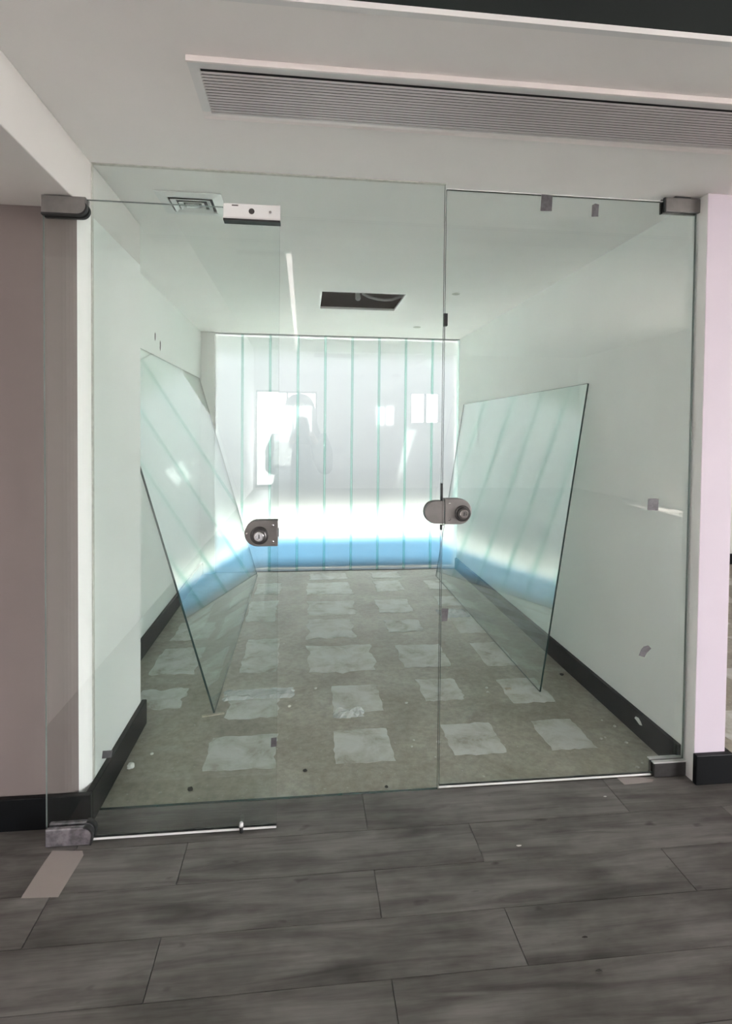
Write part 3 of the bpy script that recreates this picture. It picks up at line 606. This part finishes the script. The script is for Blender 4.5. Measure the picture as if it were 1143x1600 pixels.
for i, (x, y, r, lab) in enumerate([(2.335, 0.985, 0.018, 'dark crumb of litter by the right skirting'), (0.80, 0.17, 0.012, 'dark smudge of dirt near the glass front'), (1.13, -0.02+0.05, 0.010, 'dark crumb on the concrete near the fixed pane'), (0.34, 0.09, 0.014, 'dark crumb on the concrete behind the left door')]):
    lump('litter_crumb', (x, y, -0.003), r, 'darkchip', lab, 'litter', 200+i, 0.4, 1)
for i, (x, y, r, m_, lab) in enumerate([(1.992, -0.114, 0.006, 'chip', 'pale splinter on the planks before the right door'), (1.587, -0.801, 0.008, 'darkchip', 'dark dried leaf bit on the planks at lower right'), (1.546, -0.338, 0.007, 'chip', 'pale splinter on the planks at centre right'), (1.60, -0.70, 0.006, 'darkchip', 'dark crumb on the planks at lower right'), (0.79, -0.89, 0.009, 'darkchip', 'dark crumb on the planks at the bottom centre')]):
    o = lump('floor_bit', (x, y, 0.0), r, m_, lab, 'litter', 300+i, 0.25, 1); o.scale = (1.5, 0.6, 1)

# ------------------------------------------------------------------ person holding the phone (visible as reflection)
PXc, PYc = 0.745, -2.66
per = thing('person', 'person in dark robe and headscarf holding up a phone, reflected in the glass', 'person')
def skin_body():
    J = {}; V_ = []; E_ = []; R_ = []
    def a(name, x, y, z, r, link=None):
        J[name] = len(V_); V_.append((PXc+x, PYc+y, z)); R_.append(r)
        if link: E_.append((J[link], J[name]))
    a('pelvis', 0, 0, 0.93, (0.15, 0.11)); a('waist', 0, 0.0, 1.08, (0.125, 0.09), 'pelvis'); a('chest', 0, 0, 1.28, (0.145, 0.10), 'waist'); a('neckb', 0, 0, 1.44, (0.06, 0.06), 'chest')
    a('neck', 0, 0.012, 1.50, (0.05, 0.05), 'neckb'); a('jaw', 0, 0.03, 1.56, (0.062, 0.075), 'neck'); a('brow', 0, 0.02, 1.645, (0.073, 0.090), 'jaw'); a('crown', 0, 0.0, 1.71, (0.055, 0.07), 'brow')
    a('nose', 0, 0.112, 1.60, (0.012, 0.012), 'brow')
    for s, k in ((-1, 'l'), (1, 'r')):
        a('sh'+k, s*0.17, 0, 1.40, (0.055, 0.055), 'chest'); a('el'+k, s*0.20, 0.10, 1.16, (0.042, 0.042), 'sh'+k); a('wr'+k, s*0.085+0.04, 0.36, 1.38, (0.026, 0.026), 'el'+k); a('pa'+k, s*0.052+0.042, 0.405, 1.425, (0.026, 0.018), 'wr'+k)
        for q in range(4):
            z = 1.405+0.020*q; a('f%d%s' % (q, k), s*0.047+0.042, 0.440, z+0.008, (0.0085, 0.0085), 'pa'+k); a('g%d%s' % (q, k), s*0.030+0.042, 0.452 - 0.002*q, z+0.012, (0.0075, 0.0075), 'f%d%s' % (q, k))
        a('t1'+k, s*0.046+0.042, 0.402, 1.462, (0.010, 0.010), 'pa'+k); a('t2'+k, s*0.028+0.042, 0.418, 1.478, (0.009, 0.009), 't1'+k)
        a('hp'+k, s*0.095, 0, 0.86, (0.085, 0.085), 'pelvis'); a('kn'+k, s*0.10, 0.012, 0.49, (0.058, 0.058), 'hp'+k); a('an'+k, s*0.10, -0.01, 0.09, (0.038, 0.038), 'kn'+k); a('to'+k, s*0.115, 0.14, 0.035, (0.035, 0.028), 'an'+k)
    me = bpy.data.meshes.new('body'); me.from_pydata(V_, E_, []); o = bpy.data.objects.new('body', me); COL.objects.link(o); me.materials.append(M['skin'])
    o.modifiers.new('skin', 'SKIN')
    for d_, r in zip(me.skin_vertices[0].data, R_): d_.radius = r
    me.skin_vertices[0].data[0].use_root = True
    sb = o.modifiers.new('sub', 'SUBSURF'); sb.levels = 1; sb.render_levels = 2; o.parent = per; return o
skin_body()
rb = MB().loft([(PXc, PYc, 0.012, 0.27, 0.24), (PXc, PYc, 0.35, 0.255, 0.22), (PXc, PYc, 0.70, 0.24, 0.20), (PXc, PYc, 0.95, 0.225, 0.175), (PXc, PYc, 1.12, 0.205, 0.15), (PXc, PYc, 1.28, 0.225, 0.145), (PXc, PYc, 1.38, 0.215, 0.125), (PXc, PYc, 1.44, 0.13, 0.10), (PXc, PYc, 1.47, 0.075, 0.075)], 32)
for s in (-1, 1):
    rb.tube([(PXc+s*0.165, PYc, 1.395), (PXc+s*0.215, PYc+0.05, 1.27), (PXc+s*0.215, PYc+0.11, 1.15), (PXc+s*0.16+0.01, PYc+0.24, 1.24), (PXc+s*0.10+0.035, PYc+0.345, 1.355)], [0.075, 0.072, 0.07, 0.062, 0.052], 16)
rb.build('robe', ['robe'], per)
seg = 28; rings = [(1.772, 0.012, 0.012), (1.760, 0.06, 0.07), (1.735, 0.095, 0.105), (1.69, 0.122, 0.125), (1.63, 0.140, 0.128), (1.56, 0.147, 0.125), (1.49, 0.158, 0.13), (1.42, 0.185, 0.145), (1.34, 0.225, 0.165)]
vs = []; fs = []
for z, rx, ry in rings:
    for k in range(seg):
        an = 2*math.pi*k/seg; vs.append((PXc+rx*math.cos(an), PYc+ry*math.sin(an)-0.005, z))
for i in range(len(rings)-1):
    for k in range(seg):
        an = 2*math.pi*(k+0.5)/seg
        if 1.535 < (rings[i][0]+rings[i+1][0])/2 < 1.70 and abs(an-math.pi/2) < 0.55: continue   # face opening
        fs.append((i*seg+k, i*seg+(k+1) % seg, (i+1)*seg+(k+1) % seg, (i+1)*seg+k))
fs.append(tuple(range(seg)))
sc = MB().add(vs, fs, 0, True).build('headscarf', ['scarf'], per); so = sc.modifiers.new('thickness', 'SOLIDIFY'); so.thickness = 0.006; so.offset = -1
for s in (-1, 1):
    e = MB().loft([(PXc+s*0.030, PYc+0.098, 1.628, 0.004, 0.004), (PXc+s*0.030, PYc+0.098, 1.632, 0.012, 0.008), (PXc+s*0.030, PYc+0.098, 1.637, 0.012, 0.008), (PXc+s*0.030, PYc+0.098, 1.641, 0.004, 0.004)], 12).build('eye', ['rubber'], per)
MB().loft([(PXc, PYc+0.096, 1.560, 0.010, 0.006), (PXc, PYc+0.098, 1.565, 0.022, 0.008), (PXc, PYc+0.096, 1.570, 0.010, 0.006)], 12).build('mouth', ['skin'], per)
ph = MB().box(0.7882-0.037, 0.7882+0.037, -2.216, -2.207, 1.370, 1.520).build('phone', ['phone'], None, bevel=0.003); tag(ph, 'dark phone held up by the person, seen as reflection', 'phone')
